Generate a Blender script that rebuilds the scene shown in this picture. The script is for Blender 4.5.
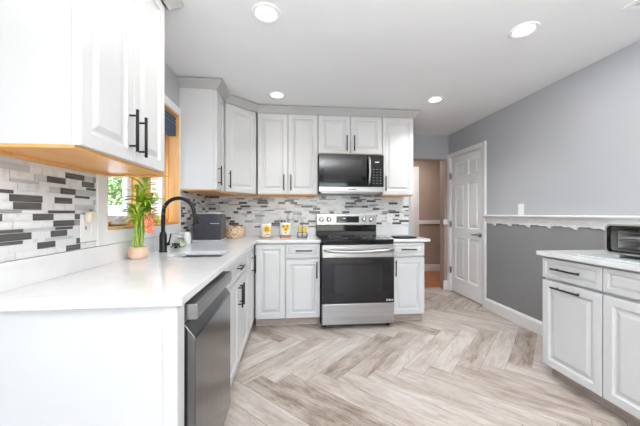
import bpy, bmesh, math, random
from mathutils import Vector, Matrix
rnd = random.Random(7)
PI = math.pi
for o in list(bpy.data.objects): bpy.data.objects.remove(o)
S = bpy.context.scene; COL = S.collection

# ---------------------------------------------------------------- camera
CAM_H = 1.185
cam = bpy.data.cameras.new('camera'); cam.lens = 289.618/640*36; cam.sensor_width = 36
cam.shift_x = -0.0005; cam.shift_y = 0.0013; cam.clip_start = 0.02
co = bpy.data.objects.new('camera', cam); COL.objects.link(co)
co.location = (0, 0, CAM_H); co.rotation_euler = (PI/2, 0, -0.1)
S.camera = co
# ---------------------------------------------------------------- world, lights, exposure
S.view_settings.view_transform = 'Standard'; S.view_settings.look = 'None'
S.view_settings.gamma = 1; S.view_settings.use_curve_mapping = False
S.view_settings.exposure = 0.63
w = bpy.data.worlds.new('world'); S.world = w; w.use_nodes = True
nt = w.node_tree; sky = nt.nodes.new('ShaderNodeTexSky'); sky.sky_type = 'NISHITA'
sky.sun_disc = False; sky.sun_elevation = math.radians(50); sky.sun_rotation = math.radians(120); sky.altitude = 50
bgn = nt.nodes['Background']; nt.links.new(sky.outputs[0], bgn.inputs[0]); bgn.inputs[1].default_value = 0.45

def area(name, loc, rot, sx, sy, power, col=(1, 1, 1), shape='RECTANGLE'):
    l = bpy.data.lights.new(name, 'AREA'); l.shape = shape; l.size = sx; l.size_y = sy
    l.energy = power; l.color = col
    o = bpy.data.objects.new(name, l); COL.objects.link(o); o.location = loc; o.rotation_euler = rot
    return o
SUN = bpy.data.lights.new('sun', 'SUN'); SUN.energy = 4.5; SUN.angle = math.radians(2)
so = bpy.data.objects.new('sun', SUN); COL.objects.link(so); so.rotation_euler = (math.radians(40), math.radians(-8), 0)
# unseen area lamp behind the camera, for daylight through an assumed rear window
area('rear_window_daylight', (0.55, -2.72, 1.30), (PI/2, 0, 0), 2.5, 1.75, 24, (.94, .975, 1))
# unseen fill lamp behind the camera, aimed up, added to brighten the ceiling
area('bounced_flash', (.55, -.40, 1.75), (PI, 0, 0), .35, .35, 76, (.95, .98, 1))

# ---------------------------------------------------------------- materials
def mat(name, col, rough=.5, metal=0., coat=0., emit=None, es=0., spec=.5):
    m = bpy.data.materials.new(name); m.use_nodes = True
    b = m.node_tree.nodes['Principled BSDF']
    b.inputs['Base Color'].default_value = (*col, 1); b.inputs['Roughness'].default_value = rough
    b.inputs['Metallic'].default_value = metal; b.inputs['Coat Weight'].default_value = coat
    b.inputs['Specular IOR Level'].default_value = spec
    if emit: b.inputs['Emission Color'].default_value = (*emit, 1); b.inputs['Emission Strength'].default_value = es
    return m
def noisy(name, c1, c2, rough=.5, scale=(5, 5, 5), metal=0., detail=4, lo=.35, hi=.65, bump=0., spec=.5, coord='Object', nrough=.55):
    m = mat(name, c1, rough, metal, spec=spec); t = m.node_tree; b = t.nodes['Principled BSDF']
    tc = t.nodes.new('ShaderNodeTexCoord'); mp = t.nodes.new('ShaderNodeMapping'); mp.inputs['Scale'].default_value = scale
    n = t.nodes.new('ShaderNodeTexNoise'); n.inputs['Scale'].default_value = 1; n.inputs['Detail'].default_value = detail; n.inputs['Roughness'].default_value = nrough
    r = t.nodes.new('ShaderNodeValToRGB'); r.color_ramp.elements[0].position = lo; r.color_ramp.elements[1].position = hi
    r.color_ramp.elements[0].color = (*c1, 1); r.color_ramp.elements[1].color = (*c2, 1)
    t.links.new(tc.outputs[coord], mp.inputs[0]); t.links.new(mp.outputs[0], n.inputs[0])
    t.links.new(n.outputs[0], r.inputs[0]); t.links.new(r.outputs[0], b.inputs['Base Color'])
    if bump:
        bp = t.nodes.new('ShaderNodeBump'); bp.inputs['Strength'].default_value = bump; bp.inputs['Distance'].default_value = .01
        t.links.new(n.outputs[0], bp.inputs['Height']); t.links.new(bp.outputs[0], b.inputs['Normal'])
    return m
M = {}
M['cab'] = noisy('white_cabinet_paint', (.655, .655, .65), (.675, .675, .67), .35, (3, 3, 3))
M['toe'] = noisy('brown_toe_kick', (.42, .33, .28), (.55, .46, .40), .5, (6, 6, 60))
M['crown'] = noisy('crown_paint_with_shade', (.47, .465, .45), (.49, .485, .47), .4, (3, 3, 3))  # greyer than the cabinets: shade on the down-facing moulding is put into its colour
M['trim'] = noisy('white_trim_paint', (.82, .82, .82), (.84, .84, .84), .35, (4, 4, 4))
M['ceil'] = noisy('ceiling_paint', (.84, .845, .85), (.86, .865, .87), .8, (2, 2, 2))
M['door'] = noisy('door_paint', (.90, .905, .91), (.92, .925, .93), .35, (3, 3, 3))
M['quartz'] = noisy('white_quartz', (.80, .80, .80), (.74, .74, .75), .14, (9, 9, 9), detail=8, lo=.45, hi=.8)
M['under'] = noisy('maple_underside', (.74, .37, .11), (.82, .45, .16), .35, (2, 14, 14))
M['woodwin'] = noisy('stained_window_wood', (.62, .27, .06), (.80, .42, .13), .35, (30, 30, 2.5))
M['woodlite'] = noisy('light_window_wood', (.78, .40, .12), (.86, .50, .20), .35, (30, 30, 2.5))
M['black'] = mat('black_handle_metal', (.012, .012, .013), .35, .3)
M['blackplastic'] = mat('black_plastic', (.015, .015, .017), .4)
M['glassblack'] = mat('black_glass', (.006, .006, .007), .06, 0, 0, spec=.5)
M['ovenwin'] = mat('oven_window_glass', (.016, .016, .017), .08, 0, spec=.5)
M['steel'] = noisy('brushed_stainless', (.42, .42, .415), (.52, .515, .51), .3, (1, 1, 60), metal=1)
M['steeldw'] = noisy('dark_stainless', (.19, .19, .195), (.23, .23, .235), .2, (1, 60, 1), metal=1)
M['steeldwbar'] = noisy('dishwasher_bar_steel', (.36, .36, .365), (.42, .42, .425), .3, (1, 1, 60), metal=1)
M['chrome'] = mat('polished_chrome', (.85, .85, .85), .12, 1)
M['nickel'] = mat('satin_nickel', (.24, .23, .22), .3, 1)
M['darkgap'] = mat('dark_recess', (.02, .02, .02), .8)
M['char'] = noisy('charcoal_plastic', (.035, .036, .045), (.045, .046, .055), .35, (20, 20, 20))
M['silver'] = mat('silver_plastic', (.62, .62, .63), .3, .4)
M['white'] = mat('white_plastic', (.85, .85, .84), .35)
M['ceramic'] = mat('white_glazed_ceramic', (.86, .85, .82), .15)
M['kraftwood'] = noisy('turned_light_wood', (.48, .20, .08), (.60, .28, .12), .45, (40, 40, 8))
M['leaf'] = noisy('plant_leaf', (.14, .36, .01), (.50, .70, .04), .4, (14, 14, 14))
M['stalk'] = noisy('plant_stalk', (.20, .38, .03), (.45, .55, .10), .4, (10, 10, 40))
M['coral'] = noisy('coral_petals', (.90, .22, .10), (.95, .42, .25), .6, (60, 60, 60))
M['pot'] = noisy('clay_pot', (.72, .47, .33), (.80, .60, .46), .6, (8, 8, 20))
M['soil'] = noisy('pebbles', (.5, .47, .42), (.2, .16, .12), .9, (120, 120, 120))
M['yellow'] = mat('sunflower_yellow', (.95, .62, .01), .5)
M['orange'] = mat('sunflower_centre', (.55, .22, .01), .6)
M['green'] = mat('sunflower_leaf_green', (.03, .16, .02), .5)
M['amber'] = mat('amber_glass', (.75, .55, .08), .12)
M['shell'] = noisy('pale_stone', (.92, .91, .88), (.80, .78, .74), .6, (25, 25, 25))
M['basket'] = noisy('speckled_woven_basket', (.30, .16, .08), (.80, .60, .42), .8, (55, 55, 55), lo=.38, hi=.5)
M['sage'] = mat('pale_green_liquid', (.62, .66, .50), .15)
M['wallL'] = noisy('grey_wall_paint', (.455, .465, .485), (.465, .475, .495), .7, (2, 2, 2))
M['wallD'] = noisy('dark_grey_wall_paint', (.25, .251, .253), (.26, .261, .263), .7, (2, 2, 2))
M['taupe'] = noisy('taupe_wall_paint', (.42, .325, .275), (.44, .34, .29), .75, (2, 2, 2))
M['hallwood'] = noisy('red_brown_floorboards', (.30, .10, .035), (.45, .19, .08), .35, (30, 2, 2))
M['navy'] = noisy('navy_shade_fabric', (.05, .075, .12), (.07, .10, .15), .8, (80, 80, 80))
M['navyl'] = mat('pale_blue_shade_stripe', (.25, .36, .45), .8)
M['beige'] = mat('beige_plastic', (.80, .72, .60), .4)
M['red'] = mat('red_button', (.6, .03, .03), .4)
M['leafout'] = noisy('outdoor_foliage', (.22, .40, .10), (.60, .70, .38), .6, (2, 2, 2))
M['bark'] = noisy('bark', (.12, .08, .05), (.2, .15, .1), .9, (10, 10, 2))
M['concrete'] = noisy('pale_concrete', (.75, .74, .72), (.82, .81, .8), .8, (1, 1, 1))
M['lens'] = mat('downlight_lens', (1, 1, 1), .5, emit=(1, .98, .95), es=5)
M['led'] = mat('oven_display', (.02, .02, .025), .1)
M['steelin'] = mat('oven_interior_metal', (.55, .55, .54), .3, .9)
M['ovenside'] = mat('oven_pewter_body', (.40, .385, .37), .35, .5)
M['mark'] = mat('light_grey_marking', (.7, .7, .7), .4)
# brick
m = mat('red_brick', (.4, .2, .15), .85); t = m.node_tree; b = t.nodes['Principled BSDF']
bt = t.nodes.new('ShaderNodeTexBrick'); bt.inputs['Color1'].default_value = (.55, .36, .29, 1); bt.inputs['Color2'].default_value = (.36, .2, .16, 1); bt.inputs['Mortar'].default_value = (.7, .66, .62, 1)
bt.inputs['Scale'].default_value = 4.5; tc = t.nodes.new('ShaderNodeTexCoord'); mp = t.nodes.new('ShaderNodeMapping'); mp.inputs['Rotation'].default_value = (PI/2, 0, 0)
t.links.new(tc.outputs['Object'], mp.inputs[0]); t.links.new(mp.outputs[0], bt.inputs['Vector']); t.links.new(bt.outputs[0], b.inputs['Base Color']); M['brick'] = m
# clear glass: fresnel mix of transparent and gloss
def glassmat(name, tint=(1, 1, 1), refl=.1):
    m = bpy.data.materials.new(name); m.use_nodes = True; t = m.node_tree; t.nodes.clear()
    o = t.nodes.new('ShaderNodeOutputMaterial'); mx = t.nodes.new('ShaderNodeMixShader'); tr = t.nodes.new('ShaderNodeBsdfTransparent')
    g = t.nodes.new('ShaderNodeBsdfGlossy'); g.inputs['Roughness'].default_value = .03; tr.inputs[0].default_value = (*tint, 1)
    lw = t.nodes.new('ShaderNodeLayerWeight'); lw.inputs[0].default_value = .5
    pw = t.nodes.new('ShaderNodeMath'); pw.operation = 'POWER'; pw.inputs[1].default_value = 4
    ma = t.nodes.new('ShaderNodeMath'); ma.operation = 'MULTIPLY_ADD'; ma.inputs[1].default_value = .4; ma.inputs[2].default_value = refl*.3
    t.links.new(lw.outputs['Facing'], pw.inputs[0]); t.links.new(pw.outputs[0], ma.inputs[0]); t.links.new(ma.outputs[0], mx.inputs[0]); t.links.new(tr.outputs[0], mx.inputs[1]); t.links.new(g.outputs[0], mx.inputs[2]); t.links.new(mx.outputs[0], o.inputs[0])
    return m
M['glass'] = glassmat('window_glass', (.97, .98, .98), .12)
M['tglass'] = glassmat('tinted_oven_glass', (.95, .95, .95), .06)
M['jarglass'] = glassmat('jar_glass', (.9, .95, .9), .25)
# floor planks: per-plank tint, bleached grain along each plank
m = mat('bleached_plank_floor', (.5, .45, .4), .42); t = m.node_tree; b = t.nodes['Principled BSDF']
at = t.nodes.new('ShaderNodeAttribute'); at.attribute_name = 'tint'
uv = t.nodes.new('ShaderNodeUVMap'); uv.uv_map = 'grain'
def ntex(scale, det, rough=.6, dist=0.):
    mp = t.nodes.new('ShaderNodeMapping'); mp.inputs['Scale'].default_value = scale
    n = t.nodes.new('ShaderNodeTexNoise'); n.inputs['Scale'].default_value = 1; n.inputs['Detail'].default_value = det; n.inputs['Roughness'].default_value = rough; n.inputs['Distortion'].default_value = dist
    t.links.new(uv.outputs[0], mp.inputs[0]); t.links.new(mp.outputs[0], n.inputs[0]); return n
n1 = ntex((2.6, 13, 1), 8, .72, .5); n2 = ntex((12, 90, 1), 5, .7); n3 = ntex((4.5, 9, 1), 5, .65)
def mth(op, a, bb, c=None):
    n = t.nodes.new('ShaderNodeMath'); n.operation = op
    for i, v in enumerate((a, bb, c)):
        if v is None: continue
        if isinstance(v, (int, float)): n.inputs[i].default_value = v
        else: t.links.new(v, n.inputs[i])
    return n.outputs[0]
v = mth('MULTIPLY', n1.outputs[0], .95); v = mth('MULTIPLY_ADD', n2.outputs[0], .42, v); v = mth('MULTIPLY_ADD', n3.outputs[0], .35, v)
v = mth('MULTIPLY_ADD', at.outputs['Fac'], .24, v); v = mth('SUBTRACT', v, .455)
r = t.nodes.new('ShaderNodeValToRGB'); cr = r.color_ramp
cr.elements[0].position = .27; cr.elements[0].color = (.19, .14, .112, 1)
cr.elements[1].position = .72; cr.elements[1].color = (.61, .56, .52, 1)
for p, c in ((.36, (.31, .245, .20)), (.48, (.435, .368, .318)), (.62, (.53, .475, .43))):
    e = cr.elements.new(p); e.color = (*c, 1)
t.links.new(v, r.inputs[0]); t.links.new(r.outputs[0], b.inputs['Base Color'])
bp = t.nodes.new('ShaderNodeBump'); bp.inputs['Strength'].default_value = .15; bp.inputs['Distance'].default_value = .004
t.links.new(n1.outputs[0], bp.inputs['Height']); t.links.new(bp.outputs[0], b.inputs['Normal'])
M['plank'] = m
M['grout'] = mat('white_grout', (.78, .78, .77), .8)
M['t_marble'] = noisy('marble_tile', (.80, .80, .80), (.58, .58, .59), .2, (22, 22, 22), detail=6, lo=.5, hi=.75)
M['t_white'] = mat('white_glass_tile', (.76, .77, .78), .12)
M['t_lgrey'] = noisy('light_grey_tile', (.52, .53, .55), (.58, .59, .61), .2, (10, 10, 120))
M['t_mid'] = noisy('grey_brown_tile', (.30, .29, .29), (.36, .35, .34), .2, (10, 10, 120))
M['t_dark'] = noisy('charcoal_tile', (.075, .071, .068), (.14, .135, .13), .18, (6, 6, 160))

# ---------------------------------------------------------------- mesh helpers
class MB:
    def __init__(s): s.bm = bmesh.new(); s.T = Matrix()
    def v(s, x, y, z): return s.bm.verts.new(s.T @ Vector((x, y, z)))
    def face(s, vs, m=0, smooth=False):
        try: f = s.bm.faces.new(vs)
        except ValueError: return None
        f.material_index = m; f.smooth = smooth; return f
    def box(s, x0, x1, y0, y1, z0, z1, bev=0., m=0, seg=2):
        P = [(x, y, z) for z in (z0, z1) for y in (y0, y1) for x in (x0, x1)]
        V = [s.v(*p) for p in P]
        fs = [s.face([V[i] for i in q], m) for q in ((0, 2, 3, 1), (4, 5, 7, 6), (0, 1, 5, 4), (2, 6, 7, 3), (0, 4, 6, 2), (1, 3, 7, 5))]
        if bev:
            es = list({e for f in fs for e in f.edges})
            rr = bmesh.ops.bevel(s.bm, geom=es, offset=bev, segments=seg, affect='EDGES', profile=.5)
            for f in rr['faces']: f.material_index = m
        return s
    def rings(s, rings, m=0, smooth=True, cap=(True, True), closed=True):
        R = [[s.v(*p) for p in r] for r in rings]; n = len(R[0])
        for a, b_ in zip(R, R[1:]):
            for i in range(n if closed else n-1): s.face([a[i], a[(i+1) % n], b_[(i+1) % n], b_[i]], m, smooth)
        if cap[0] and closed: s.face(R[0][::-1], m)
        if cap[1] and closed: s.face(R[-1], m)
        return s
    def tube(s, pts, r, seg=10, m=0, cap=(True, True)):
        pts = [Vector(p) for p in pts]; n = len(pts); rr = r if isinstance(r, (list, tuple)) else [r]*n
        tan = []
        for i in range(n):
            d = (pts[min(i+1, n-1)] - pts[max(i-1, 0)]); tan.append(d.normalized())
        up = Vector((0, 0, 1)) if abs(tan[0].z) < .9 else Vector((1, 0, 0))
        nrm = tan[0].cross(up).normalized(); out = []
        for i in range(n):
            nrm = (nrm - tan[i]*nrm.dot(tan[i])).normalized(); bn = tan[i].cross(nrm)
            out.append([tuple(pts[i] + (nrm*math.cos(2*PI*k/seg) + bn*math.sin(2*PI*k/seg))*rr[i]) for k in range(seg)])
        return s.rings(out, m, True, cap)
    def lathe(s, prof, cx=0, cy=0, seg=28, m=0, sx=1, sy=1, cap=(True, True), z0=0):
        return s.rings([[(cx+sx*r*math.cos(2*PI*k/seg), cy+sy*r*math.sin(2*PI*k/seg), z0+z) for k in range(seg)] for r, z in prof], m, True, cap)
    def prism(s, poly, a0, a1, axis='y', m=0):
        def P(u, v_, a): return {'x': (a, u, v_), 'y': (u, a, v_), 'z': (u, v_, a)}[axis]
        A = [s.v(*P(u, v_, a0)) for u, v_ in poly]; B = [s.v(*P(u, v_, a1)) for u, v_ in poly]
        n = len(poly); s.face(A, m); s.face(B[::-1], m)
        for i in range(n): s.face([A[i], B[i], B[(i+1) % n], A[(i+1) % n]], m)
        return s
    def nest(s, x0, x1, z0, z1, prof, m=0, back=True):
        """nested rectangles facing -y; prof = (inset, y)"""
        R = []
        for i, y in prof:
            R.append([s.v(x0+i, y, z0+i), s.v(x1-i, y, z0+i), s.v(x1-i, y, z1-i), s.v(x0+i, y, z1-i)])
        if back: s.face(R[0][::-1], m)
        for a, b_ in zip(R, R[1:]):
            for k in range(4): s.face([a[k], a[(k+1) % 4], b_[(k+1) % 4], b_[k]], m)
        s.face(R[-1], m); return s
    def cells(s, xs, ys, mask, a0, a1, axis='z', m=0):
        """slab with holes on a grid; mask(i,j) True = solid"""
        nx, ny = len(xs)-1, len(ys)-1; C = {}
        def P(i, j, k):
            key = (i, j, k)
            if key not in C:
                u, v_, a = xs[i], ys[j], (a0, a1)[k]
                C[key] = s.v(*{'x': (a, u, v_), 'y': (u, a, v_), 'z': (u, v_, a)}[axis])
            return C[key]
        ok = lambda i, j: 0 <= i < nx and 0 <= j < ny and mask(i, j)
        for i in range(nx):
            for j in range(ny):
                if not ok(i, j): continue
                s.face([P(i, j, 0), P(i, j+1, 0), P(i+1, j+1, 0), P(i+1, j, 0)], m)
                s.face([P(i, j, 1), P(i+1, j, 1), P(i+1, j+1, 1), P(i, j+1, 1)], m)
                if not ok(i-1, j): s.face([P(i, j, 0), P(i, j, 1), P(i, j+1, 1), P(i, j+1, 0)], m)
                if not ok(i+1, j): s.face([P(i+1, j, 0), P(i+1, j+1, 0), P(i+1, j+1, 1), P(i+1, j, 1)], m)
                if not ok(i, j-1): s.face([P(i, j, 0), P(i+1, j, 0), P(i+1, j, 1), P(i, j, 1)], m)
                if not ok(i, j+1): s.face([P(i, j+1, 0), P(i, j+1, 1), P(i+1, j+1, 1), P(i+1, j+1, 0)], m)
        return s
    def build(s, name, mats, parent=None, bevel=0., fix=True):
        if fix: bmesh.ops.recalc_face_normals(s.bm, faces=s.bm.faces[:])
        me = bpy.data.meshes.new(name); s.bm.to_mesh(me); s.bm.free()
        for k in (mats if isinstance(mats, (list, tuple)) else [mats]): me.materials.append(M[k] if isinstance(k, str) else k)
        o = bpy.data.objects.new(name, me); COL.objects.link(o)
        if parent: o.parent = parent
        if bevel:
            md = o.modifiers.new('bevel', 'BEVEL'); md.width = bevel; md.segments = 2; md.limit_method = 'ANGLE'
        return o
def tag(o, label=None, cat=None, group=None, kind=None):
    if label: o['label'] = label
    if cat: o['category'] = cat
    if group: o['group'] = group
    if kind: o['kind'] = kind
    return o
def thing(name, label, cat, loc=(0, 0, 0), rz=0, group=None, kind=None):
    o = bpy.data.objects.new(name, None); COL.objects.link(o); o.location = loc; o.rotation_euler = (0, 0, rz); o.empty_display_size = .1
    return tag(o, label, cat, group, kind)
def kids(o): return [c for c in COL.objects if c.parent == o]
def copy_tree(o, parent=None):
    c = o.copy(); COL.objects.link(c); c.parent = parent
    for ch in kids(o): copy_tree(ch, c)
    return c
def struct(o, label=None): o['kind'] = 'structure'; o['category'] = o.name.split('.')[0].split('_')[0]; 
def bx(name, mt, parent, *a, bev=0.): return MB().box(*a, bev=bev).build(name, mt, parent)

# ---------------------------------------------------------------- dimensions
XL, XE, XR = -1.009, -.355, 2.436
YB, YH, YF = 3.654, 4.29, 5.72
ZC, ZU, ZT = 2.406, 1.40, .914
YR = -2.8

# ---------------------------------------------------------------- SETTING
def st(o, label, cat): return tag(o, label, cat, kind='structure')
# herringbone plank floor
def plank_floor():
    L, W, G = 6, .1524, .0007
    q0 = 7*W; bm = bmesh.new(); uvl = bm.loops.layers.uv.new('grain'); tl = bm.verts.layers.float.new('tint')
    x0, x1, y0, y1 = XL-.1, XR+.05, YR, 4.45
    def clip(poly):
        for ax, lim, sg in ((0, x0, 1), (0, x1, -1), (1, y0, 1), (1, y1, -1)):
            out = []
            for k in range(len(poly)):
                a, b_ = poly[k], poly[(k+1) % len(poly)]
                da, db = (a[0][ax]-lim)*sg, (b_[0][ax]-lim)*sg
                if da >= 0: out.append(a)
                if da*db < 0:
                    u = da/(da-db); out.append((a[0].lerp(b_[0], u), a[1].lerp(b_[1], u)))
            poly = out
            if not poly: break
        return poly
    def world(p, q): return Vector(((p+q)/math.sqrt(2), (q-p)/math.sqrt(2)))
    rr = random.Random(11)
    for j in range(-60, 70):
        for i in range(-60, 70):
            t_ = (i-j) % (2*L)
            for horiz in (True, False):
                if horiz and t_ == 0: a = (i, i+L, j, j+1)
                elif not horiz and t_ == L+1 : a = (i, i+1, j-0, j+L)  # placeholder, corrected below
                else: continue
                if not horiz: continue
                p0, p1, qa, qb = a[0]*W+G, a[1]*W-G, a[2]*W+q0+G, a[3]*W+q0-G
                add(bm, uvl, tl, clip, world, p0, p1, qa, qb, True, rr)
    for i in range(-60, 70):
        for m_ in range(-8, 9):
            ja = i - 2*L + 1 + 2*L*m_
            p0, p1, qa, qb = i*W+G, (i+1)*W-G, ja*W+q0+G, (ja+L)*W+q0-G
            add(bm, uvl, tl, clip, world, p0, p1, qa, qb, False, rr)
    me = bpy.data.meshes.new('floor'); bm.to_mesh(me); bm.free(); me.materials.append(M['plank'])
    o = bpy.data.objects.new('floor', me); COL.objects.link(o); return o
def add(bm, uvl, tl, clip, world, p0, p1, q0, q1, horiz, rr):
    ti = rr.random(); ou, ov = rr.uniform(0, 50), rr.uniform(0, 50)
    cs = [(p0, q0), (p1, q0), (p1, q1), (p0, q1)]
    if horiz: uvs = [(0, 0), (p1-p0, 0), (p1-p0, q1-q0), (0, q1-q0)]
    else: uvs = [(0, 0), (0, p1-p0), (q1-q0, p1-p0), (q1-q0, 0)]
    poly = clip([(world(*c), Vector((u[0]+ou, u[1]+ov))) for c, u in zip(cs, uvs)])
    if len(poly) < 3: return
    vs = []
    for p, u in poly:
        v_ = bm.verts.new((p.x, p.y, 0)); v_[tl] = ti; vs.append(v_)
    f = bm.faces.new(vs)
    for lp, (p, u) in zip(f.loops, poly): lp[uvl].uv = (u.x, u.y)
    if f.normal.z < 0: f.normal_flip()
st(plank_floor(), 'bleached herringbone plank floor of the kitchen', 'floor')
st(MB().box(XL-.14, XR+.12, YR-.1, 4.45, -.12, -.002).build('floor', 'darkgap'), 'dark joints between the herringbone planks', 'floor')
st(MB().box(-.2, 4.2, 4.45, 6.0, -.12, 0).build('floor', 'hallwood'), 'reddish brown wood floor of the hall', 'floor')
st(MB().box(XL-.14, XR+.12, YR-.1, 6.0, ZC, ZC+.1).build('ceiling', 'ceil'), 'flat white ceiling with recessed lights', 'ceiling')
# left wall with the sink window
WY0, WY1, WZ0, WZ1 = 1.68, 2.712, 1.10, 2.06
ys = [YR, WY0, WY1, YB+.12]; zs = [0, WZ0, WZ1, ZC]
st(MB().cells(ys, zs, lambda i, j: not (i == 1 and j == 1), XL-.14, XL, 'x').build('wall_left', 'wallL'), 'grey wall with the sink window and backsplash', 'wall')
st(MB().box(XL, 1.56, YB, YB+.12, 0, ZC).build('wall_back', 'wallL'), 'grey wall behind the range and cabinets', 'wall')
# right wall: light above the rail, darker below, door hole
DY0, DY1, DZ = 3.475, 4.235, 2.04
ys = [YR, DY0, DY1, YH+.12]; zs = [0, 1.10, DZ, ZC]
wr = MB(); wr.cells(ys, zs, lambda i, j: not (i == 1 and j < 2), XR, XR+.12, 'x')
for f in wr.bm.faces:
    if f.calc_center_median().z < 1.10: f.material_index = 1
st(wr.build('wall_right', ['wallL', 'wallD']), 'two-tone grey wall, darker below the scalloped rail', 'wall')
# rear wall behind the camera; its wide window is assumed, to let in light
xs = [XL-.14, -.75, 1.85, XR+.12]; zs = [0, .35, 2.25, ZC]
st(MB().cells(xs, zs, lambda i, j: not (i == 1 and j == 1), YR-.1, YR, 'y').build('wall_rear', 'wallL'), 'rear wall with an assumed wide window, behind the viewer', 'wall')
rw = MB(); rw.cells([-.75, -.69, .52, .58, 1.79, 1.85], [.35, .41, 2.19, 2.25], lambda i, j: i in (0, 2, 4) or j in (0, 2), YR-.09, YR-.02, 'y')
rwo = st(rw.build('assumed_rear_window', 'trim'), 'assumed wide white framed window behind the viewer', 'window')
# wall above the hall opening and the hall beyond
st(MB().cells([1.44, 1.62, 2.36, XR], [0, 2.04, ZC], lambda i, j: i in (0,) or j == 1, YH, YH+.12, 'y').build('wall_hall_header', 'wallL'), 'grey wall above the opening to the hall', 'wall')
st(MB().box(1.44, 1.56, YB+.12, YH, 0, ZC).build('wall_hall_side', 'wallL'), 'short side wall beside the hall opening', 'wall')
st(MB().box(2.372, XR-.0005, YH+.002, YH+.1195, 0, 2.027).box(2.372, 4.2, YH+.12, YH+.14, 0, ZC).build('wall_hall_right', 'taupe'), 'taupe wall stub at the right of the hall', 'wall')
st(MB().box(1.55, XR, YH+.003, YH+.117, 2.028, 2.0395).build('trim_8', 'taupe'), 'taupe underside of the hall opening', 'trim')
st(MB().box(-.2, 4.2, YF, YF+.1, 0, ZC).build('wall_far', 'taupe'), 'taupe far wall of the hall', 'wall')
st(MB().box(4.1, 4.2, YH+.14, YF, 0, ZC).build('wall_hall_end', 'taupe'), 'taupe end wall of the hall', 'wall')
st(MB().box(-.3, -.2, YB+.12, YF, 0, ZC).build('wall_hall_left', 'taupe'), 'taupe wall closing the hall at the left', 'wall')
st(MB().box(XR+.12, 4.2, YH+.1, 6.0, ZC, ZC+.1).build('ceiling', 'ceil'), 'white ceiling of the hall', 'ceiling')
area('added_hall_light', (2.2, 5.0, 2.38), (0, 0, 0), .5, .5, 11, (1, .93, .86))  # unseen lamp added to brighten the hall
# hall trims
RP = lambda y, z0, z1, s=-1: None
st(MB().box(2.6005, 4.1, YF-.025, YF, .975, 1.05, bev=.006).build('trim_1', 'trim'), 'white chair rail on the taupe hall wall', 'trim')
st(MB().box(2.6005, 4.1, YF-.018, YF, 0, .14, bev=.004).build('baseboard_far', 'trim'), 'white baseboard of the hall wall', 'trim')
st(MB().box(2.345, XR-.024, YH-.022, YH+.001, 1.02, 1.10, bev=.006).build('trim_2', 'trim'), 'white chair rail end at the hall opening', 'trim')
st(MB().box(2.35, XR-.024, YH-.016, YH+.001, 0, .15, bev=.004).build('baseboard_hall', 'trim'), 'short white baseboard at the hall opening', 'trim')
# hall door and casing seen past the wall end
d2 = MB().box(1.7, 2.49, YF-.03, YF-.005, 0, 2.04).build('door_2', 'door'); st(d2, 'pale grey hall door seen past the right cabinet', 'door')
c2 = MB(); c2.box(2.49, 2.60, YF-.035, YF, 0, 2.15, bev=.005); c2.box(1.6, 2.4895, YF-.035, YF, 2.045, 2.15, bev=.005); st(c2.build('trim_3', 'trim'), 'white casing of the hall door', 'trim')
# kitchen door in the right wall
dr = thing('door_1', 'white six panel door with nickel lever on the right wall', 'door', (XR, DY1, 0), -PI/2, kind='structure')
def panel_slab(mb, xs, zs, y, t_, isp, prof, m=0):
    V = {}
    def P(i, j, k):
        if (i, j, k) not in V: V[i, j, k] = mb.v(xs[i], y if k == 0 else y+t_, zs[j])
        return V[i, j, k]
    nx, nz = len(xs)-1, len(zs)-1
    for i in range(nx):
        for j in range(nz):
            q = [P(i, j, 0), P(i+1, j, 0), P(i+1, j+1, 0), P(i, j+1, 0)]
            if isp(i, j):
                prev = q
                for ins, dy in prof:
                    cur = [mb.v(xs[i]+ins, y+dy, zs[j]+ins), mb.v(xs[i+1]-ins, y+dy, zs[j]+ins), mb.v(xs[i+1]-ins, y+dy, zs[j+1]-ins), mb.v(xs[i]+ins, y+dy, zs[j+1]-ins)]
                    for k in range(4): mb.face([prev[k], prev[(k+1) % 4], cur[(k+1) % 4], cur[k]], m)
                    prev = cur
                mb.face(prev, m)
            else: mb.face(q, m)
            mb.face([P(i, j, 1), P(i, j+1, 1), P(i+1, j+1, 1), P(i+1, j, 1)], m)
            if i == 0: mb.face([P(0, j, 0), P(0, j+1, 0), P(0, j+1, 1), P(0, j, 1)], m)
            if i == nx-1: mb.face([P(nx, j, 0), P(nx, j, 1), P(nx, j+1, 1), P(nx, j+1, 0)], m)
            if j == 0: mb.face([P(i, 0, 0), P(i, 0, 1), P(i+1, 0, 1), P(i+1, 0, 0)], m)
            if j == nz-1: mb.face([P(i, nz, 0), P(i+1, nz, 0), P(i+1, nz, 1), P(i, nz, 1)], m)
DW_ = DY1-DY0
sl = MB(); panel_slab(sl, [.012, .112, .342, .422, .652, DW_-.012], [.012, .23, .84, .98, 1.62, 1.73, 1.94, 2.028], .014, .035, lambda i, j: i in (1, 3) and j in (1, 3, 5), [(.012, .012), (.028, .012), (.05, .004)])
sl.build('door_panel', 'door', dr)
fr = MB(); jb = [(0, .01), (DW_-.01, DW_)]
fr.box(-.0, .010, .0, .119, 0, DZ); fr.box(DW_-.010, DW_, .0, .119, 0, DZ); fr.box(.010, DW_-.010, .0, .119, DZ-.010, DZ)
fr.build('door_jamb', 'trim', dr)
cs = MB()
cs.prism([(-.055, 0), (-.055, -.018), (-.045, -.022), (-.012, -.014), (.0, -.012), (.0, 0)], 0, DZ+.062, 'z')
cs.prism([(DW_, 0), (DW_, -.012), (DW_+.012, -.014), (DW_+.055, -.022), (DW_+.068, -.018), (DW_+.068, 0)], 0, DZ+.062, 'z')
cs.box(0.0, DW_, -.018, 0, DZ, DZ+.062, bev=.003)
cs.build('door_casing', 'trim', dr)
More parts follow.
